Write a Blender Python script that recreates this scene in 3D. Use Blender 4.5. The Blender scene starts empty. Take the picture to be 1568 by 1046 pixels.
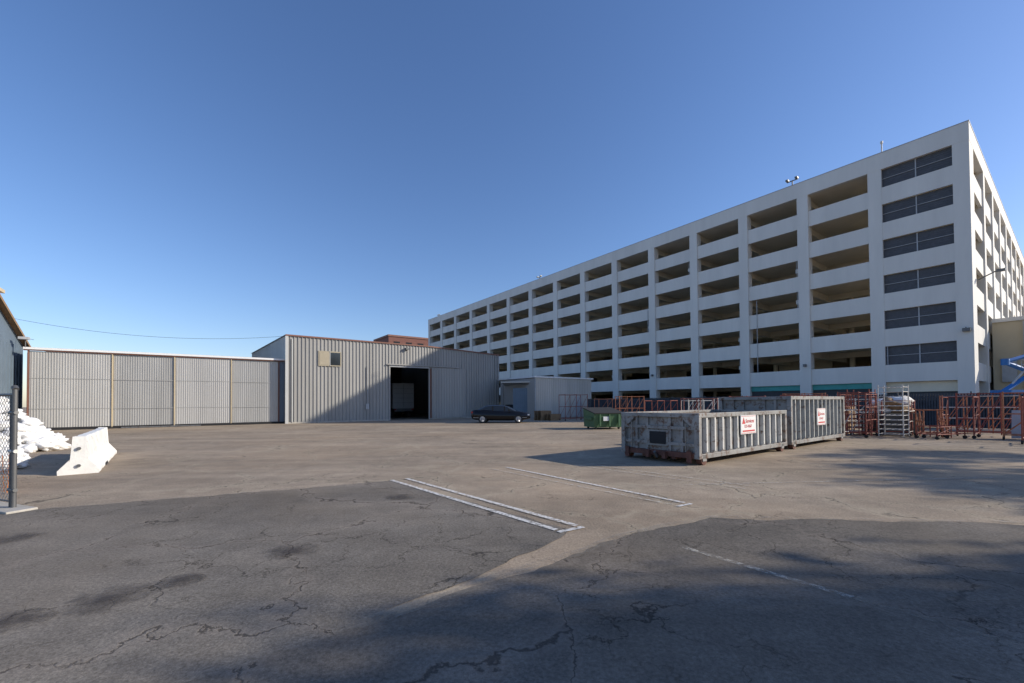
import bpy, math, random
from mathutils import Vector, Matrix, noise
random.seed(7)
S=bpy.context.scene
U=Vector((.8026,.5966,0)); V=Vector((-.5966,.8026,0)); Z=Vector((0,0,1))
# ---------------------------------------------------------------- materials
def mat(name,col,rough=.7,metal=0,var=.15,scale=2.0,bump=0,bscale=30,rust=0,streak=False):
    m=bpy.data.materials.new(name); m.use_nodes=True; n=m.node_tree.nodes; l=m.node_tree.links
    b=n['Principled BSDF']; b.inputs['Roughness'].default_value=rough; b.inputs['Metallic'].default_value=metal
    tc=n.new('ShaderNodeTexCoord'); mp=n.new('ShaderNodeMapping'); l.new(tc.outputs['Object'],mp.inputs[0])
    if streak: mp.inputs['Scale'].default_value=(1,1,.12)
    nz=n.new('ShaderNodeTexNoise'); nz.inputs['Scale'].default_value=scale; nz.inputs['Detail'].default_value=7; nz.inputs['Roughness'].default_value=.65
    l.new(mp.outputs[0],nz.inputs['Vector'])
    r=n.new('ShaderNodeValToRGB'); r.color_ramp.elements[0].position=.3; r.color_ramp.elements[1].position=.72
    c=Vector(col)
    r.color_ramp.elements[0].color=(*(c*(1-var)),1); r.color_ramp.elements[1].color=(*[min(.9,x) for x in c*(1+var)],1)
    l.new(nz.outputs[0],r.inputs[0]); out=r.outputs[0]
    if rust>0:
        n2=n.new('ShaderNodeTexNoise'); n2.inputs['Scale'].default_value=scale*2.3; n2.inputs['Detail'].default_value=9; n2.inputs['Roughness'].default_value=.75
        l.new(mp.outputs[0],n2.inputs['Vector'])
        r2=n.new('ShaderNodeValToRGB'); r2.color_ramp.elements[0].position=.62-rust*.2; r2.color_ramp.elements[1].position=.70-rust*.15
        l.new(n2.outputs[0],r2.inputs[0])
        mx=n.new('ShaderNodeMixRGB'); mx.inputs[2].default_value=(.12,.06,.035,1); l.new(r2.outputs[0],mx.inputs[0]); l.new(out,mx.inputs[1]); out=mx.outputs[0]
    l.new(out,b.inputs['Base Color'])
    if bump:
        n3=n.new('ShaderNodeTexNoise'); n3.inputs['Scale'].default_value=bscale; n3.inputs['Detail'].default_value=5; l.new(tc.outputs['Object'],n3.inputs['Vector'])
        bp=n.new('ShaderNodeBump'); bp.inputs['Strength'].default_value=bump; bp.inputs['Distance'].default_value=.02; l.new(n3.outputs[0],bp.inputs['Height']); l.new(bp.outputs[0],b.inputs['Normal'])
    return m
def ground_mat(name,c1,c2,crack=1.0,stain=.5,seed=0,dens=0):
    m=bpy.data.materials.new(name); m.use_nodes=True; n=m.node_tree.nodes; l=m.node_tree.links
    b=n['Principled BSDF']; b.inputs['Roughness'].default_value=.9; b.inputs['Specular IOR Level'].default_value=.15
    g=n.new('ShaderNodeNewGeometry'); of=n.new('ShaderNodeVectorMath'); of.operation='ADD'; of.inputs[1].default_value=(seed,seed*.7,0); l.new(g.outputs['Position'],of.inputs[0]); P=of.outputs[0]
    def nz(s,d=6,r=.6,vec=None):
        x=n.new('ShaderNodeTexNoise'); x.inputs['Scale'].default_value=s; x.inputs['Detail'].default_value=d; x.inputs['Roughness'].default_value=r; l.new(vec if vec is not None else P,x.inputs['Vector']); return x
    def ramp(src,a,b_,ca=(0,0,0,1),cb=(1,1,1,1)):
        x=n.new('ShaderNodeValToRGB'); e=x.color_ramp.elements; e[0].position=a; e[1].position=b_; e[0].color=ca; e[1].color=cb; l.new(src,x.inputs[0]); return x.outputs[0]
    def mix(f,a,b_,t='MIX'):
        x=n.new('ShaderNodeMixRGB'); x.blend_type=t
        for i,v in enumerate((f,a,b_)):
            if isinstance(v,(int,float)): x.inputs[i].default_value=v if i==0 else (v,v,v,1)
            elif isinstance(v,tuple): x.inputs[i].default_value=v
            else: l.new(v,x.inputs[i])
        return x.outputs[0]
    base=mix(ramp(nz(.35,7,.65).outputs[0],.35,.65),(*c1,1),(*c2,1))
    base=mix(1,base,ramp(nz(38,3,.7).outputs[0],.3,.7,(.62,.62,.62,1),(1.35,1.35,1.35,1)),'MULTIPLY')
    base=mix(1,base,ramp(nz(130,2,.7).outputs[0],.3,.7,(.75,.75,.75,1),(1.25,1.25,1.25,1)),'MULTIPLY')
    base=mix(1,base,ramp(nz(2.2,8,.7).outputs[0],.3,.75,(.80,.80,.81,1),(1.18,1.17,1.15,1)),'MULTIPLY')
    base=mix(mix(1,ramp(nz(3.4,9,.75).outputs[0],.58,.72),.28,'MULTIPLY'),base,(min(.5,c2[0]*1.7),min(.5,c2[1]*1.65),min(.5,c2[2]*1.55),1))
    base=mix(mix(1,ramp(nz(.18,4,.6).outputs[0],.45,.65),.35,'MULTIPLY'),base,(c2[0]*1.12,c2[1]*.98,c2[2]*.82,1))
    st=ramp(nz(1.1,5,.6).outputs[0],.62,.74)
    base=mix(mix(1,st,stain,'MULTIPLY'),base,(c1[0]*.6,c1[1]*.58,c1[2]*.58,1))
    mp=n.new('ShaderNodeMapping'); mp.inputs['Rotation'].default_value=(0,0,math.radians(-36.6)); mp.inputs['Scale'].default_value=(.08,.7,1); l.new(P,mp.inputs[0])
    base=mix(1,base,ramp(nz(1,5,.65,mp.outputs[0]).outputs[0],.35,.65,(.82,.82,.82,1),(1.14,1.14,1.14,1)),'MULTIPLY')
    wob=nz(1.1,9,.62); ad=n.new('ShaderNodeVectorMath'); ad.operation='MULTIPLY_ADD'; l.new(wob.outputs['Color'],ad.inputs[0]); ad.inputs[1].default_value=(1.5,1.5,0); l.new(P,ad.inputs[2])
    wd=nz(2.7,3,.5)
    def cracks(scale,w,m0,m1,ms):
        v=n.new('ShaderNodeTexVoronoi'); v.feature='DISTANCE_TO_EDGE'; v.inputs['Scale'].default_value=scale; l.new(ad.outputs[0],v.inputs['Vector'])
        mu=n.new('ShaderNodeMath'); mu.operation='DIVIDE'; l.new(v.outputs['Distance'],mu.inputs[0]); l.new(ramp(wd.outputs[0],.3,.75,(.2,.2,.2,1),(1,1,1,1)),mu.inputs[1])
        c=ramp(mu.outputs[0],w*.35,w,(1,1,1,1),(0,0,0,1))
        return mix(1,c,ramp(nz(ms,3,.5).outputs[0],m0,m1),'MULTIPLY'),mu.outputs[0]
    c1_,d1=cracks(.40,.0095,.41-dens,.50-dens,.3); c2_,d2=cracks(1.15,.016,.51-dens,.60-dens,.4)
    ck=mix(1,c1_,c2_,'ADD')
    mg=ramp(d1,.0,.07,(.26,.26,.26,1),(0,0,0,1))
    base=mix(mg,base,(min(.55,c2[0]*1.6),min(.5,c2[1]*1.5),min(.45,c2[2]*1.45),1))
    base=mix(mix(1,ck,.78*crack,'MULTIPLY'),base,(.022,.019,.017,1))
    l.new(base,b.inputs['Base Color'])
    bp=n.new('ShaderNodeBump'); bp.inputs['Strength'].default_value=.6; bp.inputs['Distance'].default_value=.014
    h=mix(.5,nz(60,4,.7).outputs[0],nz(5,5,.6).outputs[0]); h=mix(.6,h,ck,'SUBTRACT'); l.new(h,bp.inputs['Height']); l.new(bp.outputs[0],b.inputs['Normal'])
    return m
def alpha_mat(name,col,lo=.4,hi=.55,scale=9,rough=.8,radial=0,opac=1):
    m=bpy.data.materials.new(name); m.use_nodes=True; n=m.node_tree.nodes; l=m.node_tree.links
    b=n['Principled BSDF']; b.inputs['Base Color'].default_value=(*col,1); b.inputs['Roughness'].default_value=rough
    g=n.new('ShaderNodeNewGeometry'); x=n.new('ShaderNodeTexNoise'); x.inputs['Scale'].default_value=scale; x.inputs['Detail'].default_value=8; x.inputs['Roughness'].default_value=.7
    l.new(g.outputs['Position'],x.inputs['Vector']); r=n.new('ShaderNodeValToRGB'); e=r.color_ramp.elements; e[0].position=lo; e[1].position=hi
    e[1].color=(opac,opac,opac,1)
    if radial:
        tc=n.new('ShaderNodeTexCoord'); ln=n.new('ShaderNodeVectorMath'); ln.operation='LENGTH'; l.new(tc.outputs['Object'],ln.inputs[0])
        s=n.new('ShaderNodeMath'); s.operation='MULTIPLY_ADD'; l.new(ln.outputs['Value'],s.inputs[0]); s.inputs[1].default_value=-radial; l.new(x.outputs[0],s.inputs[2]); l.new(s.outputs[0],r.inputs[0])
    else: l.new(x.outputs[0],r.inputs[0])
    l.new(r.outputs[0],b.inputs['Alpha']); return m
# ---------------------------------------------------------------- mesh builder
class MB:
    def __init__(s,o=(0,0,0),ax=Vector((1,0,0)),ay=Vector((0,1,0))):
        s.v=[];s.f=[];s.m=[];s.mats=[];s.o=Vector(o);s.ax=Vector(ax);s.ay=Vector(ay);s.sm=[]
    def P(s,x,y,z): return s.o+s.ax*x+s.ay*y+Z*z
    def mi(s,m):
        if m not in s.mats: s.mats.append(m)
        return s.mats.index(m)
    def poly(s,pts,faces,m,smooth=False):
        k=len(s.v); s.v+= [s.P(*p) for p in pts]
        for f in faces: s.f.append([i+k for i in f]); s.m.append(s.mi(m)); s.sm.append(smooth)
    def box(s,x0,x1,y0,y1,z0,z1,m):
        p=[(x,y,z) for x in (x0,x1) for y in (y0,y1) for z in (z0,z1)]
        s.poly(p,[(0,1,3,2),(4,6,7,5),(0,4,5,1),(2,3,7,6),(0,2,6,4),(1,5,7,3)],m)
    def bar(s,p,q,r,m,n=6,r2=None):
        p=Vector(p);q=Vector(q);d=(q-p)
        if d.length<1e-6:return
        d.normalize(); t=Vector((0,0,1)) if abs(d.z)<.9 else Vector((1,0,0)); a=d.cross(t).normalized(); b=d.cross(a); r2=r if r2 is None else r2
        pts=[tuple(p+(a*math.cos(i*2*math.pi/n)+b*math.sin(i*2*math.pi/n))*r) for i in range(n)]+[tuple(q+(a*math.cos(i*2*math.pi/n)+b*math.sin(i*2*math.pi/n))*r2) for i in range(n)]
        s.poly(pts,[(i,(i+1)%n,n+(i+1)%n,n+i) for i in range(n)],m,n>5); s.poly(pts,[tuple(range(n-1,-1,-1)),tuple(range(n,2*n))],m)
    def corr(s,x0,x1,y,z0,z1,m,pitch=.3,dep=.05,z1b=None):
        z1b=z1 if z1b is None else z1b
        N=max(1,int(round((x1-x0)/pitch))); p=(x1-x0)/N; xs=[]
        for i in range(N): 
            a=x0+i*p; xs+=[(a,y),(a+p*.55,y),(a+p*.66,y-dep),(a+p*.89,y-dep)]
        xs.append((x1,y)); pts=[];
        for x,yy in xs:
            zt=z1+(z1b-z1)*(x-x0)/(x1-x0); pts+=[(x,yy,z0),(x,yy,zt)]
        s.poly(pts,[(2*i,2*i+2,2*i+3,2*i+1) for i in range(len(xs)-1)],m)
    def ell(s,c,r,m,seg=10,rings=7,jit=.0,sup=1.0,rot=0,tilt=0):
        pts=[];f=[]; ca,sa=math.cos(rot),math.sin(rot); ct,st_=math.cos(tilt),math.sin(tilt); sd=random.uniform(0,99)
        for j in range(rings+1):
            th=math.pi*j/rings
            for i in range(seg):
                ph=2*math.pi*i/seg; cc=lambda t:math.copysign(abs(t)**sup,t)
                ux,uy,uz=cc(math.sin(th))*cc(math.cos(ph)),cc(math.sin(th))*cc(math.sin(ph)),cc(math.cos(th))
                k=1+jit*2*noise.noise(Vector((ux*1.6+sd,uy*1.6,uz*1.6)))
                x,y,z=r[0]*ux*k,r[1]*uy*k,r[2]*uz*k
                x,z=x*ct-z*st_,x*st_+z*ct
                pts.append((c[0]+x*ca-y*sa,c[1]+x*sa+y*ca,c[2]+z))
        for j in range(rings):
            for i in range(seg): f.append((j*seg+i,j*seg+(i+1)%seg,(j+1)*seg+(i+1)%seg,(j+1)*seg+i))
        s.poly(pts,f,m,True)
    def make(s,name,parent=None,bevel=0,loc=None):
        me=bpy.data.meshes.new(name); L=parent.location.copy() if parent else (Vector(loc) if loc is not None else Vector((0,0,0)))
        me.from_pydata([tuple(p-L) for p in s.v],[],s.f)
        for m in s.mats: me.materials.append(m)
        for i,p in enumerate(me.polygons): p.material_index=s.m[i]; p.use_smooth=s.sm[i]
        me.update(); o=bpy.data.objects.new(name,me); S.collection.objects.link(o)
        if parent: o.parent=parent
        else: o.location=L
        if bevel:
            b=o.modifiers.new('b','BEVEL'); b.width=bevel; b.segments=2; b.limit_method='ANGLE'
        return o
def E(name,loc):
    e=bpy.data.objects.new(name,None); e.location=loc; e.empty_display_size=.3; S.collection.objects.link(e); return e
# ---------------------------------------------------------------- palette
white=mat('garage_paint',(.70,.675,.625),.8,0,.09,.5,.1,20,streak=True)
inter=mat('garage_interior',(.76,.67,.51),.9,0,.10,.6)
slabm=mat('garage_slab',(.74,.665,.53),.9,0,.12,.4)
meshd=mat('louver_dark',(.085,.088,.10),.6,.2,.2,3)
mull=mat('mullion',(.4,.41,.42),.6)
teal=mat('teal_panel',(.05,.32,.29),.5)
wh_met=mat('warehouse_metal',(.33,.32,.30),.55,.1,.16,.5,streak=True)
wh_side=mat('warehouse_side_metal',(.50,.50,.48),.5,.1,.08,.5)
trimb=mat('rust_trim',(.22,.10,.07),.7)
silver=mat('galvanised',(.50,.485,.46),.40,.25,.14,.7,streak=True)
silver2=mat('galvanised_b',(.43,.42,.40),.38,.25,.16,.7,streak=True)
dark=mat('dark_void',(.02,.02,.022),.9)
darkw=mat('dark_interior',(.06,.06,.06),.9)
glass=mat('glass',(.03,.035,.04),.08,0,.1,1)
cream=mat('cream_wall',(.58,.48,.32),.85,0,.06,.6)
wframe=mat('window_frame_beige',(.38,.33,.24),.8,0,.1,2)
brick=mat('brick_red',(.20,.09,.07),.9,0,.15,3)
concw=mat('barrier_white',(.78,.77,.73),.8,0,.12,2.5,.3,25,rust=.15)
conc=mat('concrete',(.42,.39,.34),.9,0,.15,4,.3)
dgray=mat('dumpster_paint',(.26,.255,.245),.6,.1,.25,2.2,.1,20,rust=.55)
dpan=mat('dumpster_panel',(.20,.20,.195),.6,.1,.2,1.6,.1,20,rust=.45)
dlite=mat('dumpster_rib',(.58,.57,.54),.6,.1,.16,3,rust=.3)
dlite2=mat('dumpster_rib_b',(.38,.385,.37),.6,.1,.16,3,rust=.35)
dinn=mat('dumpster_inner',(.16,.13,.11),.8,0,.3,3,rust=.5)
rustm=mat('rusty_base',(.13,.055,.04),.8,.1,.35,5)
steel=mat('steel',(.22,.22,.22),.45,.7,.2,6,rust=.4)
pole=mat('galv_pipe',(.14,.14,.14),.5,.5,.1,6)
redp=mat('red_steel',(.29,.075,.05),.7,.05,.35,5,rust=.4)
orng=mat('orange_steel',(.46,.17,.08),.7,.05,.3,5,rust=.35)
wpipe=mat('white_pipe',(.58,.55,.50),.6,.1,.2,5,rust=.25)
truckw=mat('truck_body',(.42,.42,.42),.6,0,.06,2)
greenp=mat('green_paint',(.07,.15,.07),.55,.1,.2,3,rust=.2)
fencem=mat('fence_slat',(.045,.055,.07),.7,.1,.3,2)
signw=mat('sign_white',(.80,.79,.77),.5,0,.04,4)
signr=mat('sign_red',(.60,.04,.04),.5,0,.05,4)
carp=mat('car_black',(.012,.012,.014),.15,.3,.1,2)
rub=mat('rubber',(.025,.025,.025),.85)
rim=mat('rim',(.4,.4,.42),.3,.8)
redl=mat('tail_light',(.35,.01,.01),.25)
bluep=mat('lift_blue',(.03,.16,.42),.45)
wood=mat('wood',(.30,.19,.10),.85,0,.25,6)
bagw=mat('sandbag_white',(.76,.75,.73),.9,0,.10,5,.5,16)
orgn=mat('orange_net',(.55,.20,.06),.8)
bluegray=mat('blue_gray_metal',(.17,.22,.27),.6,.2,.1,1)
black=mat('cable',(.02,.02,.02),.7)
# ---------------------------------------------------------------- ground
def sheet(name,pts,z,m,jit=0,step=.12):
    P=[]
    for i,p in enumerate(pts):
        a=Vector((*p,0)); b=Vector((*pts[(i+1)%len(pts)],0)); n=max(1,int((b-a).length/step)) if jit else 1
        nn=(b-a).normalized().cross(Z)
        for k in range(n):
            q=a.lerp(b,k/n); P.append(q+nn*(noise.noise(q*1.3)*jit+noise.noise(q*6)*jit*.5))
    me=bpy.data.meshes.new(name); me.from_pydata([(p.x,p.y,0) for p in P],[],[list(range(len(P)))]); me.materials.append(m)
    o=bpy.data.objects.new(name,me); o.location.z=z; S.collection.objects.link(o); return o
gm=ground_mat('lot_asphalt',(.295,.235,.172),(.390,.318,.240),.8,.28,0,.0)
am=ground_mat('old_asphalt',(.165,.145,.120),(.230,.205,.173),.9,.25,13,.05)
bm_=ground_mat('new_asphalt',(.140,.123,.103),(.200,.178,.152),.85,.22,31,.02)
sheet('ground',[(-700,-500),(700,-500),(700,900),(-700,900)],0,gm)
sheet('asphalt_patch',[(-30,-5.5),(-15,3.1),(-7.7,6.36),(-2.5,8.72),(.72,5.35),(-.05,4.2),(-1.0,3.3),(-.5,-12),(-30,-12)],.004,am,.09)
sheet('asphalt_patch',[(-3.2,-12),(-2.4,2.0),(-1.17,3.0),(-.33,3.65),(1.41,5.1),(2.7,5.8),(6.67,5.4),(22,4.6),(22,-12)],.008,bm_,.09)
paint=alpha_mat('worn_road_paint',(.74,.72,.68),.36,.54,18,opac=.88)
paint2=alpha_mat('faded_road_paint',(.62,.58,.50),.42,.62,12,opac=.65)
seam=alpha_mat('concrete_seam_dust',(.38,.33,.26),.42,.66,3.5,opac=.5)
lm=MB()
def addline(a,b,w,m=paint):
    a=Vector(a);b=Vector(b);N=max(1,int((b-a).length/.15));d=(b-a).normalized();nn=Vector((-d.y,d.x)); pts=[]
    for i in range(N+1):
        q=a.lerp(b,i/N); j=noise.noise(Vector((q.x*1.4,q.y*1.4,0)))*(.06 if m is seam else .006); ww=w/2*(1+(.4 if m is seam else .08)*noise.noise(Vector((q.x*3,q.y*3,5))))
        for s_ in (1,-1): p=q+nn*(j+s_*ww); pts.append((p.x,p.y,.013))
    lm.poly(pts,[(2*i,2*i+2,2*i+3,2*i+1) for i in range(N)],m)
addline((-2.52,8.80),(.54,5.29),.085); addline((-2.25,8.97),(.82,5.47),.085); addline((.56,5.20),(.90,5.41),.08)
addline((-.54,10.24),(2.48,6.52),.07,paint2); addline((-.16,10.45),(2.70,6.66),.08); addline((2.5,6.43),(2.78,6.6),.07)
addline((1.6,10.7),(4.24,7.69),.07,paint2); addline((1.9,10.9),(4.5,7.9),.07,paint2)
addline((1.85,4.64),(2.74,3.43),.07,paint2); addline((2.75,3.42),(3.5,2.45),.10,seam)
addline((-1.17,3.02),(1.41,5.14),.14,seam); addline((1.41,5.14),(2.7,5.84),.12,seam); addline((2.7,5.85),(9.0,5.28),.12,seam)
addline((-9,5.8),(-2.5,8.72),.08,seam)
addline((3.3,8.1),(9.8,8.6),.05,paint2)
lm.make('parking_lines')
stm=alpha_mat('oil_stain',(.05,.034,.022),.10,.50,6,.6,1.3,.55)
for (x,y,r) in [(-3.32,3.5,.36),(-3.7,3.15,.2),(-3.0,3.85,.15),(-2.4,4.6,.25),(-6.0,5.1,.3),(-1.9,7.2,.22)]:
    me=bpy.data.meshes.new('oil_stain'); n=24; me.from_pydata([(math.cos(i*2*math.pi/n)*r*1.3,math.sin(i*2*math.pi/n)*r,0) for i in range(n)],[],[list(range(n))]); me.materials.append(stm)
    o=bpy.data.objects.new('oil_stain',me); o.location=(x,y,.0165); S.collection.objects.link(o)
# ---------------------------------------------------------------- parking garage
C=Vector((36.27,33,0)); LEN=97.8; DEP=62; ROOF=23.66
tops=[22.2-3.17*i for i in range(7)]; OH=1.65
cols=[5.84,11.5,17.3,23.2,29.2,35.5,41.9,48.3,55.0,61.9,69.0,76.1,83.3,90.4]
ga=E('parking_garage',C)
g=MB(C,V,U)
g.box(0,.95,0,2.1,0,22.2,white)
g.box(96.9,LEN,0,1.0,0,22.2,white)
for c in cols: g.box(c-.48,c+.48,0,.95,0,22.2,white)
g.box(-.01,LEN,-.012,.42,22.2,ROOF,white)
g.box(-.01,.42,.42,DEP,22.2,ROOF,white)
g.box(-.04,LEN+.03,-.04,.45,ROOF,ROOF+.06,mull); g.box(-.04,.45,.45,DEP,ROOF,ROOF+.06,mull)
edges=[.95]+sum([[c-.48,c+.48] for c in cols],[])+[96.9]
tcs=[2.1]; k=8.6
while k<DEP-3: tcs+=[k-.5,k+.5]; k+=6.5
tcs.append(DEP)
for i in range(1,len(tcs)-1,2): g.box(0,.9,tcs[i],tcs[i+1],0,22.2,white)
for t in tops[1:]+[None]:
    if t is None: z0,z1=0,.9
    else: z0,z1=t,t+3.17-OH
    for i in range(0,len(edges),2):
        if t is None and i<2: continue
        rec=.03 if i==0 else .14
        g.box(edges[i],edges[i+1],rec,rec+.22,z0,z1,white)
    for i in range(0,len(tcs),2): g.box(.12,.34,tcs[i],tcs[i+1],z0,z1,white)
g.make('facade',ga)
s=MB(C,V,U)
for t in tops[1:]: s.box(.4,LEN-.3,.42,DEP,t+.3,t+.6,slabm)
s.box(.43,LEN-.3,.43,DEP,22.25,22.6,slabm)
for t in tops:
    b=t+.3 if t<22 else 22.25
    for c in cols: s.box(c-.2,c+.2,.96,11.9,b-.62,b-.002,slabm)
    s.box(.5,LEN-.4,6.2,6.5,b-.55,b-.003,inter)
s.make('floor_slabs',ga)
s=MB(C,V,U)
s.box(LEN-.3,LEN,.42,DEP,0,ROOF,white); s.box(0,LEN,DEP,DEP+.3,0,ROOF,white)
for i,t in enumerate(tops):
    z=t-2.57
    s.box(6,LEN-.4,12.0,12.2,z,z+1.15,inter)
    for j in range(0,14):
        if (i*5+j*3)%7<3: s.box(6.5+j*6.3,6.5+j*6.3+5.8,12.3,12.5,z,z+3.17-.4,inter)
    for j in range(12):
        s.bar((10+j*7.7,9,z),(10+j*7.7,9,z+2.8),.25,inter,8)
s.make('interior_walls',ga)
s=MB(C,V,U)
for t in tops[:6]:
    a,b=edges[0],edges[1]; s.box(a,b,.30,.33,t-OH,t,meshd)
    s.box((a+b)/2-.04,(a+b)/2+.04,.24,.298,t-OH,t,mull)
    for q in range(1,9): s.box(a,b,.27,.30,t-OH+q*OH/9-.012,t-OH+q*OH/9+.012,meshd)
    s.box(a,b,.24,.298,t-OH*.5-.02,t-OH*.5+.02,mull)
s.make('louvers',ga)
s=MB(C,V,U)
for (a,b) in ((2,3),(4,5)): s.box(edges[a],edges[b],.37,.44,2.65,3.17,teal)
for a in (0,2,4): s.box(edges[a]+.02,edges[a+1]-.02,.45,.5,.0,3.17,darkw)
s.box(edges[0],edges[1],.40,.449,2.3,3.17,inter)
for c,z0,z1 in ((16.0,4.7,12.5),(5.2,4.7,7.8),(29.9,11,14),(42.6,4.7,8)):
    s.bar((c,.10,z0),(c,.10,z1),.035,mull)
for c,i in ((12.2,3),(18.0,4),(18.0,5),(12.2,2),(30,3),(36.3,5),(24,1)):
    z=tops[i]; s.bar((c,.38,z),(c,.38,z-OH),.03,mull); s.box(c-.12,c+.12,.36,.5,z-1.2,z-.8,wpipe)
s.make('ground_floor_infill',ga)
s=MB(C,V,U)
def flood(x,y,z,h=1.5):
    s.bar((x,y,z),(x,y,z+h),.06,pole); s.box(x-.5,x+.5,y-.05,y+.05,z+h-.05,z+h+.03,pole)
    for d in (-.42,.42): s.box(x+d-.12,x+d+.12,y-.28,y+.1,z+h+.04,z+h+.2,pole)
flood(12.4,.2,ROOF,.6); flood(52.5,.2,ROOF,.4); flood(92,.2,ROOF,.3)
s.bar((5.4,.6,ROOF),(5.4,.6,ROOF+1.1),.05,wpipe,8); s.bar((5.4,.6,ROOF+1.1),(5.4,.6,ROOF+1.3),.1,wpipe,8)
s.bar((92,4,ROOF),(92,4,ROOF+2),.05,wpipe)
s.box(.15,.6,-.35,-.02,7.0,7.25,pole); s.bar((.4,-.02,7.2),(.4,-.3,7.3),.04,pole)
s.bar((0,3,11.5),(-1.0,3,12.0),.05,pole); s.box(-1.5,-1.0,2.85,3.15,11.9,12.1,pole)
for c in (11.5,29.2,48.3,69): s.box(c-.12,c+.12,-.25,-.005,5.0,5.25,pole)
s.make('light_fixtures',ga)
an=E('cream_annex_building',C+U*14); a=MB(C,V,U)
a.box(-16,-.05,11.3,34,0,8.8,cream); a.box(-16.1,-.04,11.15,34.1,8.8,9.15,white)
for x in (-3.2,-6.5,-9.8): a.box(x-.8,x+.8,11.22,11.29,4.6,6.2,glass)
a.box(-2.1,-1.9,11.1,11.28,0,8.7,mull); a.box(-1.5,-.6,11.0,11.27,3.2,5.4,mull)
a.make('walls',an)
bb=E('brick_building',(-28,105,0)); a=MB((-34.5,118,0),U,V)
a.box(0,16,0,12,0,20.5,brick); a.box(-.2,16.2,-.2,12.2,20.5,21.0,trimb)
for i in range(4): a.box(1.5+i*3.6,3.3+i*3.6,-.04,0,17.0,19.2,glass)
a.make('walls',bb)
# ---------------------------------------------------------------- warehouse
A=Vector((-18.6,34.9,0)); wa=E('metal_warehouse',A); H=7.35; L=21.2; D=29
w=MB(A,U,V)
d0,d1,dz=8.72,12.7,5.1
w.corr(0,d0,0,.06,H,wh_met,.3,.065); w.corr(d0,d1,0,dz,H,wh_met,.3,.065); w.corr(d1,L,0,.06,H,wh_met,.3,.065,z1b=6.98)
w.make('front_wall',wa)
w=MB(A,U,V)
w.poly([(0,.01,0),(0,D,0),(0,D,8.6),(0,.01,H)],[(0,1,2,3)],wh_side)
for i in range(48): 
    y=.3+i*.6; w.box(-.04,-.002,y,y+.08,0,H+(8.6-H)*y/D,wh_side)
w.poly([(L,.01,0),(L,D,0),(L,D,8.2),(L,.01,6.98)],[(0,1,2,3)],wh_met)
w.poly([(0,D,0),(L,D,0),(L,D,8.2),(0,D,8.6)],[(0,1,2,3)],wh_met)
w.poly([(-.15,-.08,H+.03),(d1,-.08,H+.03),(L+.15,-.08,7.02),(L+.15,D,8.25),(d1,D,8.63),(-.15,D,8.65)],[(0,1,4,5),(1,2,3,4)],wh_side)
w.make('walls_and_roof',wa)
w=MB(A,U,V)
w.poly([(-.15,-.14,H-.08),(d1,-.14,H-.08),(d1,-.14,H+.04),(-.15,-.14,H+.04),(L+.15,-.14,6.92),(L+.15,-.14,7.04)],[(0,1,2,3),(1,4,5,2)],trimb)
w.box(-.16,.06,-.12,.06,0,H-.1,wh_side); w.box(L-.05,L+.1,-.12,.06,0,6.9,wh_met)
w.box(d0-.12,d0,-.1,.1,0,dz+.14,wh_met); w.box(d1,d1+.12,-.1,.1,0,dz+.14,wh_met); w.box(d0,d1,-.1,.1,dz,dz+.14,mull)
w.box(d0-.3,d1+3.4,-.24,-.14,dz+.18,dz+.28,wh_met)
w.box(d1+.15,d1+.25,-.15,-.06,.1,dz,trimb)
w.corr(d1+.3,d1+4.2,-.16,.1,dz+.1,wh_met,.3,.03)
wx0,wx1,wz0,wz1=2.37,4.25,4.9,6.2
w.box(wx0,wx1,-.12,-.07,wz0,wz1,wframe); w.box(wx0+.1,(wx0+wx1)/2-.03,-.135,-.121,wz0+.1,wz1-.1,wframe); w.box((wx0+wx1)/2+.05,wx1-.08,-.135,-.121,wz0+.1,wz1-.1,glass)
w.box((wx0+wx1)/2-.02,(wx0+wx1)/2+.03,-.145,-.122,wz0,wz1,mull)
w.box(10.2,10.5,-.4,-.1,H-.55,H-.35,pole); w.bar((10.35,-.1,H-.3),(10.35,-.35,H-.3),.03,pole)
w.box(6.4,6.7,-.16,-.07,1.1,1.6,mull); w.bar((6.55,-.12,1.6),(6.55,-.12,5),.025,mull)
w.bar((.35,-.12,0.1),(.35,-.12,H-.3),.05,wh_side,8); w.bar((L-.4,-.12,0.1),(L-.4,-.12,6.8),.05,wh_met,8)
w.box(0,d0-.15,-.1,-.07,0,.12,conc); w.box(d1+.15,L,-.1,-.07,0,.12,conc)
w.make('trim_door_window',wa)
w=MB(A,U,V)
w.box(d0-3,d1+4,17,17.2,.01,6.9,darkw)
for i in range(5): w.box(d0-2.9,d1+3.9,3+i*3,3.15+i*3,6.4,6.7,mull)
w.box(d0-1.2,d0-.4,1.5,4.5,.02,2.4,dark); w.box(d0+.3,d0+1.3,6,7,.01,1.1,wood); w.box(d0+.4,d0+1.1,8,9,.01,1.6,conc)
w.make('interior',wa)
tr=E('box_truck',A+U*11.9+V*8); t=MB(A+U*11.5+V*6.6,U,V)
t.box(0,2.5,0,6.5,1.05,3.9,truckw); t.box(.1,2.4,-.05,-.002,1.15,3.8,truckw)
for i in range(1,5): t.box(.1,2.4,-.07,-.052,1.15+i*.53,1.17+i*.53,pole)
t.box(1.24,1.26,-.075,-.052,1.15,3.8,pole)
t.box(.2,2.3,-.1,8.4,.7,1.04,steel); t.box(.15,2.35,6.6,8.5,.8,2.7,truckw)
for x in (.05,2.05): 
    for y in (1.2,7.3): t.bar((x,y,.48),(x+.4,y,.48),.48,rub,16)
for x in (.15,2.2): t.box(x,x+.18,-.12,-.06,.85,1.0,redl)
t.make('body',tr)
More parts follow.
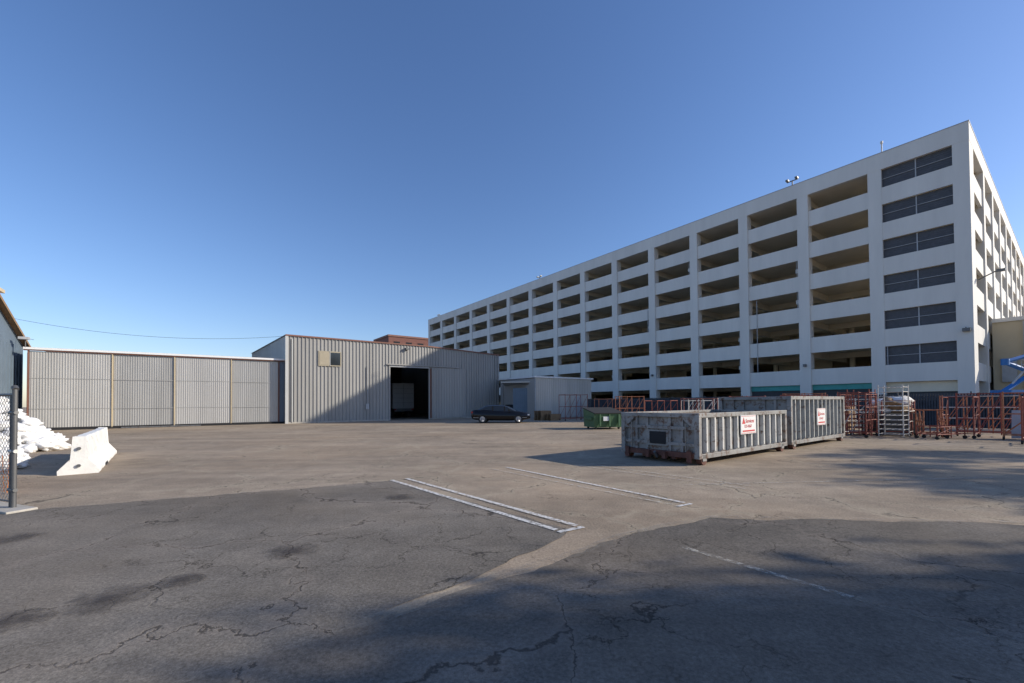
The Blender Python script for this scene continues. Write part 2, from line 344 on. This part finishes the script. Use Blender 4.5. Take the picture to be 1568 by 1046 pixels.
# ---------------------------------------------------------------- long metal shed at left
Bp=Vector((-31.2,27.2,0)); Ls=14.6; sh=E('metal_storage_shed',Bp); HS=5.36
dirS=(Vector((-19.2,35.3,0))-Bp).normalized(); nS=Vector((-dirS.y,dirS.x,0))
w=MB(Bp,dirS,nS)
div=[0,4.0,7.4,10.9,14.2]
for i in range(4): w.corr(div[i]+.05,div[i+1]-.05,0 if i%2 else -.05,.18,HS-.2,silver if i%2==0 else silver2,.13,.022)
w.make('corrugated_panels',sh)
w=MB(Bp,dirS,nS)
for i,x in enumerate(div): w.box(x-.03,x+.03,-.12,.02,.1,HS-.15,cream if i in(1,2,3) else trimb)
for z in (1.4,3.4): w.box(.05,14.1,-.085,-.078,z,z+.03,silver2)
w.box(-.2,Ls+.3,-.22,-.1,HS-.10,HS+.04,signw); w.box(-.2,Ls+.3,-.17,-.05,HS-.17,HS-.105,trimb)
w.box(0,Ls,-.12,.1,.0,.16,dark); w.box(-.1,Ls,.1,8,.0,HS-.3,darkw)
w.poly([(-.2,-.2,HS+.045),(Ls+.3,-.2,HS+.045),(Ls+.3,9,HS+.3),(-.2,9,HS+.3)],[(0,1,2,3)],silver)
w.corr(14.25,Ls+.25,-.02,.1,HS-.2,bluegray,.12,.03)
w.box(4.5,9,-.3,-.2,.02,.10,steel)
w.bar((-.1,-.2,HS),(-.1,-.2,HS+.5),.03,pole); w.box(-.35,.1,-.5,-.15,HS+.5,HS+.66,mull)
w.make('frame_and_roof',sh)
lb=E('gable_outbuilding',(-33.5,29,0)); w=MB((-33.2,28.6,0),-V,U)
w.poly([(0,0,0),(14,0,0),(14,0,6.0),(7,0,8.6),(0,0,5.7)],[(0,1,2,3,4)],bluegray)
for i in range(24): w.box(.3+i*.55,.36+i*.55,0.002,.04,0,5.6,bluegray)
w.poly([(0,-12,0),(0,0,0),(0,0,5.7),(0,-12,5.7)],[(0,1,2,3)],bluegray)
w.poly([(-.3,.35,5.6),(7,.35,8.7),(14.3,.35,5.8),(14.3,-12,5.8),(7,-12,8.7),(-.3,-12,5.6),(-.3,.35,5.42),(7,.35,8.5),(14.3,.35,5.62)],[(0,1,4,5),(1,2,3,4),(0,6,7,1),(1,7,8,2)],wood)
w.make('walls_and_roof',lb)
w=MB((-31.9,26.6,0),-V,U); w.box(1.2,9,-3,-.1,8.0,8.5,signw); w.box(1.25,9,-3.1,.2,8.5,8.7,cream); w.box(2.3,9,-3,-.4,0,8.0,bluegray)
w.make('eave_block',lb)
# ---------------------------------------------------------------- small sheds
ss=E('white_metal_shed',(2.3,42,0)); w=MB((2.3,42,0),U,V)
w.corr(0,8.1,0,.05,4.1,silver,.25,.035); w.box(0,8.1,.03,6,.0,4.05,silver2); w.box(-.15,8.3,-.15,6.2,4.1,4.25,signw)
w.box(5.5,6.5,-.06,-.04,.05,2.2,mull); w.box(-.04,.05,-.06,.03,0,4.1,mull)
w.make('walls',ss)
ls=E('lean_to_shelter',(0,43,0)); w=MB((-.9,43.2,0),Vector((1,-.1,0)).normalized(),Vector((.1,1,0)).normalized())
w.box(0,3.1,3,3.1,0,3.5,bluegray); w.corr(1.0,3.1,.05,.1,3.1,bluegray,.2,.03)
w.poly([(-.2,-.3,3.75),(3.3,-.3,3.75),(3.3,3.2,3.4),(-.2,3.2,3.4),(-.2,-.3,3.63),(3.3,-.3,3.63)],[(0,1,2,3),(0,4,5,1)],silver)
for x in (0.05,3.0): w.bar((x,-.1,0),(x,-.1,3.65),.05,pole)
w.bar((0,-.1,3.5),(3,-.1,3.5),.05,pole); w.box(.1,.9,1,2.5,.02,1.4,dark)
w.make('frame',ls)
# ---------------------------------------------------------------- fence along garage
F0=Vector((30.2,15.6,0)); fl=37.0; fe=E('slatted_perimeter_fence',F0); w=MB(F0,V,U)
x=0
while x<fl:
    w.box(x,x+.085,0,.02,.06,1.95+random.uniform(-.01,.01),fencem); x+=.115
w.box(0,fl,.022,.06,.3,.36,fencem); w.box(0,fl,.022,.06,1.7,1.76,fencem)
for i in range(13): w.bar((i*3,.09,0),(i*3,.09,2.05),.04,pole)
w.box(0,fl,.5,.52,.05,1.85,dark)
w.make('slats_and_posts',fe)
# ---------------------------------------------------------------- roll-off dumpsters
def dumpster(off,L,H,door,rib,name):
    O=Vector((4.62,10.44,0))+U*off; e=E(name,O+U*L/2+V*1.2); w=MB(O,U,V); W=2.4; z0=.22
    w.box(.10,L-.10,.10,.14,z0,H-.05,dpan); w.box(.10,L-.10,W-.14,W-.10,z0,H-.05,dgray)
    w.box(.10,.14,.14,W-.14,z0,H-.05,dgray); w.box(L-.14,L-.10,.14,W-.14,z0,H-.05,dgray)
    w.box(.14,L-.14,.14,W-.14,z0,z0+.05,dinn)
    w.box(.142,L-.142,.142,.15,z0+.05,H-.06,dinn); w.box(.142,L-.142,W-.15,W-.142,z0+.05,H-.06,dinn)
    for i in range(12): 
        cx=random.uniform(.6,L-.6); cy=random.uniform(.4,W-.4); w.box(cx-.3,cx+.3,cy-.25,cy+.25,z0+.05,z0+random.uniform(.2,.5),wood if i%2 else dinn)
    w.make('body',e,.006)
    w=MB(O,U,V)
    for y0,y1 in ((0,.14),(W-.14,W)):
        w.box(0,L,y0,y1,H-.10,H+.012,dgray); w.box(.0,L,y0,y1,z0-.06,z0+.06,dgray)
    for x0,x1 in ((0,.14),(L-.14,L)): w.box(x0,x1,.14,W-.14,H-.10,H+.008,dgray); w.box(x0,x1,.14,W-.14,z0-.06,z0+.08,rustm)
    for x in (0,L-.13):
        for y in (0.003,W-.133): w.box(x+.002,x+.128,y,y+.13,z0-.05,H-.1,dgray)
    w.make('rails_and_posts',e,.008)
    w=MB(O,U,V); n=int(round((L-.3)/.39))
    for i in range(1,n):
        x=i*L/n
        for y,s_ in ((.10,-1),(W-.10,1)):
            a,b=(y,y+s_*.085)
            w.poly([(x-.06,a,z0+.06),(x+.06,a,z0+.06),(x+.032,b,z0+.1),(x-.032,b,z0+.1),(x-.06,a,H-.1),(x+.06,a,H-.1),(x+.032,b,H-.1),(x-.032,b,H-.1)],
                   [(0,1,2,3),(4,7,6,5),(0,4,5,1),(1,5,6,2),(2,6,7,3),(3,7,4,0)],rib)
    w.make('side_ribs',e)
    w=MB(O,U,V)
    zs=[.5*(z0+H)] if not door else [z0+.28,.5*(z0+H)+.16]
    for zz in zs: w.box(.03,.10,.13,W-.13,zz-.04,zz+.04,dgray)
    for y in (.5,.85,1.55,1.9): w.box(.045,.10,y-.04,y+.04,z0+.08,H-.1,dgray)
    if door:
        w.box(.035,.099,.88,1.52,z0+.20,z0+.62,dgray); w.box(.02,.034,.95,1.45,z0+.25,z0+.58,dark)
        w.bar((.0,1.2,z0-.1),(-.12,1.2,z0+.05),.04,steel); w.box(-.1,.0,.9,1.0,.1,z0+.06,rustm); w.box(-.1,.0,1.4,1.5,.1,z0+.06,rustm)
        w.box(-.05,-.002,.2,.32,.05,z0+.12,rustm); w.box(-.05,-.002,2.1,2.22,.05,z0+.12,rustm)
        w.bar((-.03,.35,z0+.1),(-.03,.35,H-.25),.02,steel); w.bar((-.03,2.0,z0+.1),(-.03,2.0,H-.25),.02,steel)
        w.poly([(.02,.13,H-.1),(.02,.5,H-.1),(.02,.13,H-.42)],[(0,1,2)],dgray); w.poly([(.02,W-.13,H-.1),(.02,W-.5,H-.1),(.02,W-.13,H-.42)],[(0,1,2)],dgray)
    for y in (.6,1.2,1.8): w.box(L-.10,L-.04,y-.05,y+.05,z0+.08,H-.1,dgray)
    w.make('end_gate',e)
    w=MB(O,U,V)
    for y in (.75,1.65): w.box(.05,L-.05,y-.06,y+.06,.10,z0-.002,rustm)
    for x in (.25,L-.35):
        for y in (.02,W-.17):
            w.bar((x,y,.13),(x,y+.15,.13),.13,rustm,16); w.box(x-.09,x+.09,y-.02,y-.005,.1,z0+.04,dgray); w.box(x-.09,x+.09,y+.155,y+.17,.1,z0+.04,dgray)
    w.make('skids_and_wheels',e)
    return e,O
def dsign(e,O,x0,x1,z0,z1):
    w=MB(O,U,V); w.box(x0,x1,-.03,.0,z0,z1,signw); h=z1-z0; W_=x1-x0
    w.box(x0+.02,x1-.02,-.034,-.031,z0+.02,z0+.03,signr); w.box(x0+.02,x1-.02,-.034,-.031,z1-.03,z1-.02,signr)
    w.box(x0+.1*W_,x0+.9*W_,-.035,-.031,z0+h*.12,z0+h*.2,signr)
    w.poly([(x0+.07*W_,-.034,z0+h*.55),(x0+.28*W_,-.034,z0+h*.55),(x0+.175*W_,-.034,z0+h*.9)],[(0,1,2)],signr)
    w.make('sign_board',e)
    for txt,zz,sz in (('Services',z0+h*.60,.17*W_),('123-4567',z0+h*.34,.13*W_)):
        c=bpy.data.curves.new('sign_text','FONT'); c.body=txt; c.size=sz; c.extrude=.001; c.materials.append(signr)
        o=bpy.data.objects.new('sign_text',c); S.collection.objects.link(o)
        M=Matrix((( U.x,0,-V.x,0),(U.y,0,-V.y,0),(0,1,0,0),(0,0,0,1)))
        p=O+U*(x0+(.30 if txt[0]=='S' else .2)*W_)-V*.036+Z*zz
        o.matrix_world=Matrix.Translation(p)@M; o.parent=e; o.matrix_parent_inverse=Matrix.Translation(-e.location)
e1,O1=dumpster(0,5.25,1.29,True,dlite,'roll_off_dumpster'); dsign(e1,O1,2.1,3.0,.68,1.20)
e2,O2=dumpster(5.6,5.25,1.74,False,dlite2,'roll_off_dumpster'); dsign(e2,O2,2.2,3.0,.72,1.32)
# ---------------------------------------------------------------- green dumpster
gd=E('green_dumpster',(5.7,25,0)); w=MB((4.75,24.6,0),Vector((.97,.24,0)).normalized(),Vector((-.24,.97,0)).normalized())
w.poly([(0,0,.12),(1.85,0,.12),(1.85,1.4,.12),(0,1.4,.12),(0,-.12,.95),(1.85,-.12,.95),(1.85,1.5,1.25),(0,1.5,1.25)],[(0,3,2,1),(0,1,5,4),(1,2,6,5),(2,3,7,6),(3,0,4,7)],greenp)
w.poly([(-.04,-.18,.97),(1.89,-.18,.97),(1.89,1.55,1.28),(-.04,1.55,1.28),(-.04,-.18,.92),(1.89,-.18,.92),(1.89,1.55,1.23),(-.04,1.55,1.23)],[(0,1,2,3),(0,4,5,1),(1,5,6,2),(3,2,6,7),(0,3,7,4)],dark)
for x in (.3,.9,1.5): w.box(x,x+.09,-.16,-.06,.2,.9,greenp)
for x in (-.12,1.86): w.box(x,x+.1,.1,1.1,.55,.72,greenp)
for x in (.15,1.6):
    for y in (.1,1.2): w.bar((x,y,.08),(x+.08,y,.08),.08,rub,10)
w.box(.55,.95,-.13,-.10,.5,.75,signw); w.make('body',gd,.01)
# ---------------------------------------------------------------- car
cr=E('parked_car',(-1.0,34.3,0)); ca=math.radians(-4); cx=Vector((math.cos(ca),math.sin(ca),0)); cy=Vector((-math.sin(ca),math.cos(ca),0))
w=MB((-3.25,34.0-.8,0),cx,cy)
st=[(0,.42,.88,.66),(.08,.34,1.0,.80),(.35,.26,1.06,.88),(1.0,.22,1.05,.92),(2.2,.2,.98,.92),(3.2,.2,.97,.92),(4.0,.24,.88,.90),(4.45,.3,.78,.82),(4.65,.36,.68,.66)]
pts=[];f=[]
for (x,zb,zt,hw) in st:
    for (dy,k) in ((-.80,0),(-1,.22),(-1.0,.55),(-.93,.85),(-.82,1),(.82,1),(.93,.85),(1.0,.55),(1,.22),(.80,0)):
        pts.append((x,.92+dy*hw,zb+(zt-zb)*k))
n=10
for i in range(len(st)-1):
    for j in range(n): f.append((i*n+j,i*n+(j+1)%n,(i+1)*n+(j+1)%n,(i+1)*n+j))
f+= [tuple(range(n)),tuple(range(len(pts)-1,len(pts)-n-1,-1))]
w.poly(pts,f,carp,True)
gh=[(.45,1.0,1.02,.74),(1.15,1.0,1.36,.66),(1.7,1.0,1.43,.64),(2.4,1.0,1.42,.64),(2.9,.98,1.30,.66),(3.55,.95,.97,.74)]
pts=[]
for (x,zb,zt,hw) in gh: 
    b=.78
    for yy,zz in ((-b,zb-.05),(-hw-.02,zt-.06),(-hw+.12,zt),(hw-.12,zt),(hw+.02,zt-.06),(b,zb-.05)): pts.append((x,.92+yy,zz))
f=[];fg=[]
for i in range(5):
    for j in range(5):
        q=(i*6+j,i*6+j+1,(i+1)*6+j+1,(i+1)*6+j)
        (fg if (j in(0,4) or i in (0,4)) else f).append(q)
w.poly(pts,f,carp,True); w.poly(pts,fg,glass,False)
for x in (1.68,2.62): 
    for y in (.13,1.67): w.box(x,x+.07,y,y+.04,.98,1.34,carp)
w.make('body',cr)
w=MB((-3.25,34.0-.8,0),cx,cy)
for x in (.92,3.75):
    for y in (.0,1.64): 
        w.bar((x,y,.33),(x,y+.2,.33),.33,rub,22); w.bar((x,y-.012,.33),(x,y+.21,.33),.21,rim,14)
        for a in range(5): w.bar((x,y-.02,.33),(x+.2*math.cos(a*1.257),y-.02,.33+.2*math.sin(a*1.257)),.025,rim,4)
for y in (.14,1.45): w.box(-.01,.16,y,y+.26,.78,.92,redl); w.box(4.45,4.6,y,y+.26,.60,.70,signw)
w.box(-.03,.0,.7,1.15,.6,.74,signw); w.box(2.95,3.1,-.14,.02,.98,1.08,carp)
w.box(.2,4.4,.015,.03,.42,.45,rim)
w.make('wheels_and_lights',cr)
# ---------------------------------------------------------------- concrete barrier
def jersey(name,p,d,L,sc=1.0,m=concw):
    d=Vector(d).normalized(); nn=Vector((-d.y,d.x,0)); e=E(name,p); w=MB(p,d,nn)
    prof=[(-.31,0),(-.31,.08),(-.13,.33),(-.085,.81),(.085,.81),(.13,.33),(.31,.08),(.31,0)]
    N=24; pts=[]
    for i in range(N+1):
        for y,z in prof: pts.append((i*L/N,y*sc+random.uniform(-.010,.010),z*sc+ (random.uniform(-.009,.009) if z>.01 else 0)))
    k=len(prof); f=[(i*k+j,i*k+(j+1)%k,(i+1)*k+(j+1)%k,(i+1)*k+j) for i in range(N) for j in range(k)]+[tuple(range(k)),tuple(range(N*k+k-1,N*k-1,-1))]
    w.poly(pts,f,m); w.box(L*.3,L*.42,-.32*sc,.32*sc,.0,.07,dark); w.bar((-.05,0,.2),(0,0,.2),.04,steel); w.bar((-.05,0,.6),(0,0,.6),.04,steel)
    w.make('concrete_body',e,.012)
jersey('concrete_barrier',(-10.15,9.9,0),(-.64,.77,0),5.2,1.08)
# ---------------------------------------------------------------- chain link fence at left
P0=Vector((-7.73,6.56,0)); cf=E('chain_link_fence',P0); dd=Vector((-.93,.36,0)).normalized(); w=MB(P0,dd,Vector((-dd.y,dd.x,0)))
wire=mat('chain_wire',(.34,.34,.34),.5,.5)
w.bar((0,0,0),(0,0,1.86),.032,pole,12); w.bar((-.02,0,1.86),(.02,0,1.9),.04,pole,10); w.bar((.10,.0,.0),(.10,0,1.8),.02,pole,10)
w.bar((0,0,1.78),(5,0,1.78),.022,pole,8); w.bar((0,0,.12),(5,0,.12),.012,pole,6)
for zz in (.3,.9,1.5): w.bar((-.05,0,zz),(.14,0,zz),.03,wpipe if zz==.9 else pole,8)
for x in (2.5,5): w.bar((x,0,0),(x,0,1.86),.035,pole,10)
k=-1.8
def cl(xa,za,xb,zb):
    t0,t1=0,1
    dx=xb-xa
    for lim,sgn in ((.1,1),(5,-1)):
        f0=(xa-lim)*sgn; f1=(xb-lim)*sgn
        if f0<0 and f1<0: return None
        if f0<0: t0=max(t0,f0/(f0-f1))
        if f1<0: t1=min(t1,f0/(f0-f1))
    return (xa+dx*t0,za+(zb-za)*t0,xa+dx*t1,za+(zb-za)*t1) if t1>t0 else None
while k<5:
    for a,b in (((k,.1),(k+1.66,1.76)),((k+1.66,.1),(k,1.76))):
        r=cl(a[0],a[1],b[0],b[1])
        if r: w.bar((r[0],0,r[1]),(r[2],0,r[3]),.0034,wire,4)
    k+=.09
w.make('posts_and_mesh',cf)
cu=MB(P0,dd,Vector((-dd.y,dd.x,0))); cu.box(-.35,5,-.14,.2,-.05,.035,conc); cu.make('concrete_footing',loc=P0,bevel=.01)
on=MB((-9.2,7.7,0),Vector((-.9,.3,0)).normalized(),Vector((.3,.9,0)).normalized())
for i in range(30): on.bar((i*.08,.09*math.sin(i*.8),.02),(i*.08+.03,.09*math.sin(i*.8+.5)+.02,.62+.09*math.sin(i*.6)),.007,orgn,4)
for j in range(10): 
    for i in range(29): on.bar((i*.08,.09*math.sin(i*.8),.04+j*.06+.01*math.sin(i)),(i*.08+.08,.09*math.sin(i*.8+.8),.04+j*.06+.01*math.sin(i+1)),.006,orgn,3)
on.make('orange_safety_fence',loc=(-9.2,7.7,0))
def bags(p,n,rx,ry,hh):
    sb=MB(p)
    for i in range(n):
        a=random.uniform(0,6.28); rr=math.sqrt(random.random()); zz=.13+hh*(1-rr)*random.uniform(.5,1)
        sb.ell((rr*math.cos(a)*rx,rr*math.sin(a)*ry,zz),(random.uniform(.22,.34),random.uniform(.17,.25),random.uniform(.10,.16)),bagw,16,12,.30,.85,random.uniform(0,3.14),random.uniform(-.6,.6))
    sb.make('sandbag_pile',loc=p)
bags((-18.5,14.8,0),280,2.0,1.7,2.2); bags((-14.0,10.6,0),70,1.4,.9,1.1)
# ---------------------------------------------------------------- racks
def rack(p,ang,lx,ly,h,m,n=3,name='steel_frame_rack',diag=True,lev=2,m2=None):
    a=math.radians(ang); e=E(name,p); w=MB(p,Vector((math.cos(a),math.sin(a),0)),Vector((-math.sin(a),math.cos(a),0))); m2=m2 or m
    for i in range(n):
        x=i*lx/(n-1)
        for y in (0,ly): w.bar((x,y,.05),(x,y,h),.024,m,6)
        w.bar((x,0,h-.03),(x,ly,h-.03),.02,m); w.bar((x,0,.2),(x,ly,.2),.02,m)
    for j in range(lev+1):
        z=.2+(h-.25)*j/lev
        for y in (0,ly): w.bar((0,y,z),(lx,y,z),.02,m2)
    if diag:
        for i in range(n-1):
            for y in (0,ly): w.bar((i*lx/(n-1),y,.2),((i+1)*lx/(n-1),y,h-.1),.014,m)
    for x in (0,lx):
        for y in (0,ly): w.bar((x-.03,y,.07),(x+.03,y,.07),.07,rub,8)
    w.make('tube_frame',e); return e
def tower(p,ang,lx,ly,h,m):
    a=math.radians(ang); e=E('scaffold_cart',p); w=MB(p,Vector((math.cos(a),math.sin(a),0)),Vector((-math.sin(a),math.cos(a),0)))
    for x in (0,lx):
        for y in (0,ly): w.bar((x,y,.05),(x,y,h),.022,m)
    k=int(h/.2)
    for j in range(k):
        z=.15+j*.2
        w.bar((0,0,z),(lx,0,z),.013,m,4); w.bar((0,ly,z),(lx,ly,z),.013,m,4); w.bar((0,0,z),(0,ly,z),.013,m,4); w.bar((lx,0,z),(lx,ly,z),.013,m,4)
        for q in range(1,4): w.bar((0,ly*q/4,z),(lx,ly*q/4,z),.008,m,4)
    w.make('tube_frame',e)
rack((13.6,19.0,0),60,2.0,1.0,1.8,orng,4,lev=3)
rack((14.6,18.8,0),20,1.6,1.0,1.2,wpipe,3)
rack((15.0,17.9,0),36,1.5,.9,1.9,redp,3,lev=3)
tower((16.3,17.6,0),36,.9,.8,2.25,wpipe); tower((15.6,19.0,0),30,1.1,.8,2.0,redp); tower((16.0,18.9,0),36,.9,.8,2.1,redp)
rack((17.3,18.4,0),40,1.6,.9,1.6,redp,3,lev=3,m2=wpipe)
rack((17.0,16.9,0),15,1.6,.7,.55,redp,3,lev=1); rack((18.8,17.2,0),36,1.2,.9,1.75,redp,2,lev=2)
rack((18.1,15.0,0),-53.4,3.2,.8,1.7,redp,3,lev=1,diag=False)
rack((19.3,16.6,0),-50,3.0,.8,1.9,orng,3,lev=2)
rack((19.6,18.6,0),-45,2.0,.8,1.9,redp,4,lev=3); rack((17.9,17.4,0),60,1.0,.7,1.2,orng,3,lev=2)
rack((20.6,20.2,0),-40,2.4,.9,1.8,orng,4,lev=3,m2=wpipe)
rack((4.6,36.5,0),20,2.2,1.2,2.3,redp,3,lev=2); rack((7.2,35,0),10,2.4,1,1.9,orng,3)
for i,(x,y,m) in enumerate([(9.6,30.5,redp),(12.0,29.5,wpipe),(14.2,27.6,redp),(16.5,25.5,orng),(18,23.6,wpipe),(11,27,redp),(15.5,23.5,redp),(8.4,33,orng),(13,31,wpipe)]):
    rack((x,y,0),-50+i*8,2.0,.9,1.7+.12*(i%4),m,3,lev=2)
sp=E('sheet_panel_stack',(20.6,17.2,0)); w=MB((20.6,17.4,0),-V,U)
for i in range(4): w.poly([(i*.9,-.5,.02),(i*.9+1.2,-.5,.02),(i*.9+1.2,-.1,1.15),(i*.9,-.1,1.15),(i*.9,-.46,.02),(i*.9+1.2,-.46,.02),(i*.9+1.2,-.06,1.15),(i*.9,-.06,1.15)],[(0,1,2,3),(4,7,6,5),(0,3,7,4),(1,5,6,2),(3,2,6,7)],[mull,dpan,wpipe,mull][i])
w.make('panels',sp)
def pallets(p,n):
    e=E('pallet_stack',p); w=MB(p,U,V)
    for i in range(n):
        z=i*.145; o=random.uniform(-.04,.04)
        for k in range(6): w.box(o,1.2+o,k*.18,k*.18+.1,z+.11,z+.135,wood)
        for k in (0,.45,.9): w.box(o,1.2+o,k,k+.1,z+.0,z+.108,wood)
    w.make('boards',e)
pallets((2.6,37.5,0),6); pallets((3.4,37.0,0),4); pallets((13.1,20.6,0),6); pallets((16.2,20.4,0),9)
tb=MB((17.6,19.6,0)); 
for i in range(7): tb.ell((random.uniform(-.6,.6),random.uniform(-.4,.4),1.1+random.uniform(0,.5)),(.45,.35,.25),wood if i%2 else bagw,14,9,.3)
tb.box(-.9,.9,-.6,.6,.1,1.0,darkw); tb.make('tarp_covered_bundle',loc=(17.6,19.6,0))
tp=MB((12.4,19.9,0)); tp.box(-.35,.35,-.2,.2,.1,.75,wpipe); tp.box(-.3,.3,-.25,.1,.75,.95,redp); tp.bar((-.3,-.25,.12),(-.3,.2,.12),.12,rub,10); tp.bar((.3,-.25,.12),(.3,.2,.12),.12,rub,10); tp.bar((0,.2,.7),(0,.5,1.1),.025,redp)
tp.make('portable_generator',loc=(12.4,19.9,0))
bl=E('boom_lift',(32.4,27.2,0)); w=MB((32.4,27.2,0),Vector((1,0,0)),Vector((0,1,0)))
w.box(-1.2,1.2,-.8,.8,.5,1.1,bluep); w.box(-.9,.9,-.6,.6,1.1,2.2,bluep)
for x in (-.9,.9):
    for y in (-.95,.7): w.bar((x,y,.45),(x,y+.25,.45),.45,rub,16)
w.bar((-.9,0,2.0),(1.2,0,3.3),.15,bluep,4); w.bar((1.2,0,3.3),(-.6,0,4.0),.15,bluep,4); w.bar((-.6,0,4.0),(1.0,0,4.45),.12,bluep,4); w.bar((-.2,0,2.5),(.7,0,3.5),.06,wpipe,6); w.bar((1.2,-.05,3.1),(1.2,-.05,3.6),.22,bluep,8); w.bar((-.6,-.05,3.8),(-.6,-.05,4.2),.2,bluep,8)
for z in (3.5,3.85,4.2):
    for a,b in (((1.0,-.4),(1.6,-.4)),((1.6,-.4),(1.6,.4)),((1.6,.4),(1.0,.4)),((1.0,.4),(1.0,-.4))): w.bar((*a,z),(*b,z),.025,wpipe,4)
for x in (1.0,1.6):
    for y in (-.4,.4): w.bar((x,y,3.4),(x,y,4.2),.025,wpipe,4)
w.box(1.0,1.6,-.4,.4,3.36,3.42,bluep); w.make('body',bl)
def wirec(a,b,sag):
    c=bpy.data.curves.new('overhead_wire','CURVE'); c.dimensions='3D'; c.bevel_depth=.011; sp=c.splines.new('POLY'); N=24; sp.points.add(N)
    for i in range(N+1):
        t=i/N; p=Vector(a).lerp(Vector(b),t); p.z-=sag*4*t*(1-t); sp.points[i].co=(*p,1)
    c.materials.append(black); o=bpy.data.objects.new('overhead_wire',c); S.collection.objects.link(o)
wirec((-46,30,10.6),(-18.5,35.0,7.3),1.6); wirec((-46,30,10.5),(-31,27.3,5.9),.5)
# ---------------------------------------------------------------- trees beyond the right edge
bark=mat('bark',(.12,.085,.06),.9,0,.3,8); leaf=mat('leaf_green',(.06,.10,.03),.7,0,.35,1.5)
def tree(p,h,r,zc,n,seed,zr=None):
    rnd=random.Random(seed); e=E('street_tree',p); w=MB(p); zr=zr or r*.9
    w.bar((0,0,0),(.1,0,zc-zr*.5),.24,bark,10,.15); cl_=[]
    for i in range(16):
        a=rnd.uniform(0,6.28); el=rnd.uniform(-.7,1); k=rnd.uniform(.45,1)
        c=(math.cos(a)*r*k*math.sqrt(max(0,1-el*el*.6)),math.sin(a)*r*k*math.sqrt(max(0,1-el*el*.6)),zc+zr*el*k); cl_.append((c,rnd.uniform(.5,1.1)*r*.36))
        b0=(.1,0,zc-zr*rnd.uniform(.4,.9)); w.bar(b0,c,.07,bark,5,.015)
    w.make('trunk_and_limbs',e); pts=[];fs=[]
    for i in range(n):
        c,cr_=rnd.choice(cl_); d=Vector((rnd.gauss(0,1),rnd.gauss(0,1),rnd.gauss(0,.7)))*cr_*.62; q=Vector(c)+d
        a=Vector((rnd.gauss(0,1),rnd.gauss(0,1),rnd.gauss(0,1))).normalized(); b=a.orthogonal().normalized(); s_=rnd.uniform(.10,.20)
        k=len(pts); pts+=[tuple(q-a*s_),tuple(q+b*s_*.55),tuple(q+a*s_),tuple(q-b*s_*.55)]; fs.append((k,k+1,k+2,k+3))
    w=MB(p); w.poly(pts,fs,leaf); w.make('foliage',e)
tree((17,-.3,0),10,2.8,6.0,9000,1); tree((22,-.6,0),11,3.1,8.0,9000,2); tree((14,-1.9,0),9,2.6,7.0,6000,3); tree((22.5,2.2,0),9,1.9,5.8,7000,4)
tree((26,1.0,0),12,2.8,9.0,8500,8)
tree((30,8.2,0),11,1.7,8.8,2000,5,1.2); tree((27,6.2,0),9,1.5,7.4,2000,6,1.2); tree((33,11.2,0),12,1.6,9.3,1500,7,1.0)
# ---------------------------------------------------------------- light
EL=24.0
Dv=Vector((-math.cos(math.radians(EL)),.03,-math.sin(math.radians(EL)))).normalized()
sd=bpy.data.lights.new('sun','SUN'); sd.energy=5.0; sd.angle=math.radians(.6); sd.color=(1,.92,.79)
so=bpy.data.objects.new('sun',sd); so.rotation_euler=Dv.to_track_quat('-Z','Y').to_euler(); so.location=(40,0,40); S.collection.objects.link(so)
W=bpy.data.worlds.new('World'); S.world=W; W.use_nodes=True; n=W.node_tree.nodes; l=W.node_tree.links
sk=n.new('ShaderNodeTexSky'); sk.sky_type='NISHITA'; sk.sun_disc=False; sk.sun_elevation=math.radians(EL); sk.sun_rotation=math.radians(91.7)
sk.altitude=100; sk.air_density=1.1; sk.dust_density=.5; sk.ozone_density=3.0
mu=n.new('ShaderNodeMixRGB'); mu.blend_type='MULTIPLY'; mu.inputs[0].default_value=1; mu.inputs[2].default_value=(1.0,.985,1.13,1); l.new(sk.outputs[0],mu.inputs[1])
hs=n.new('ShaderNodeHueSaturation'); hs.inputs['Saturation'].default_value=1.08; l.new(mu.outputs[0],hs.inputs['Color'])
bg=n['Background']; l.new(hs.outputs[0],bg.inputs[0]); bg.inputs[1].default_value=.15
# ---------------------------------------------------------------- camera
cd=bpy.data.cameras.new('camera'); cam=bpy.data.objects.new('camera',cd); S.collection.objects.link(cam)
cd.lens=14.83; cd.sensor_width=36; cd.shift_y=.0526; cd.clip_end=3000
cam.matrix_world=Matrix.Translation((0,0,1.6))@Matrix.Rotation(math.radians(91),4,'X')@Matrix.Rotation(math.radians(-.4),4,'Z')
S.camera=cam
S.view_settings.view_transform='Standard'; S.view_settings.look='None'; S.view_settings.exposure=0
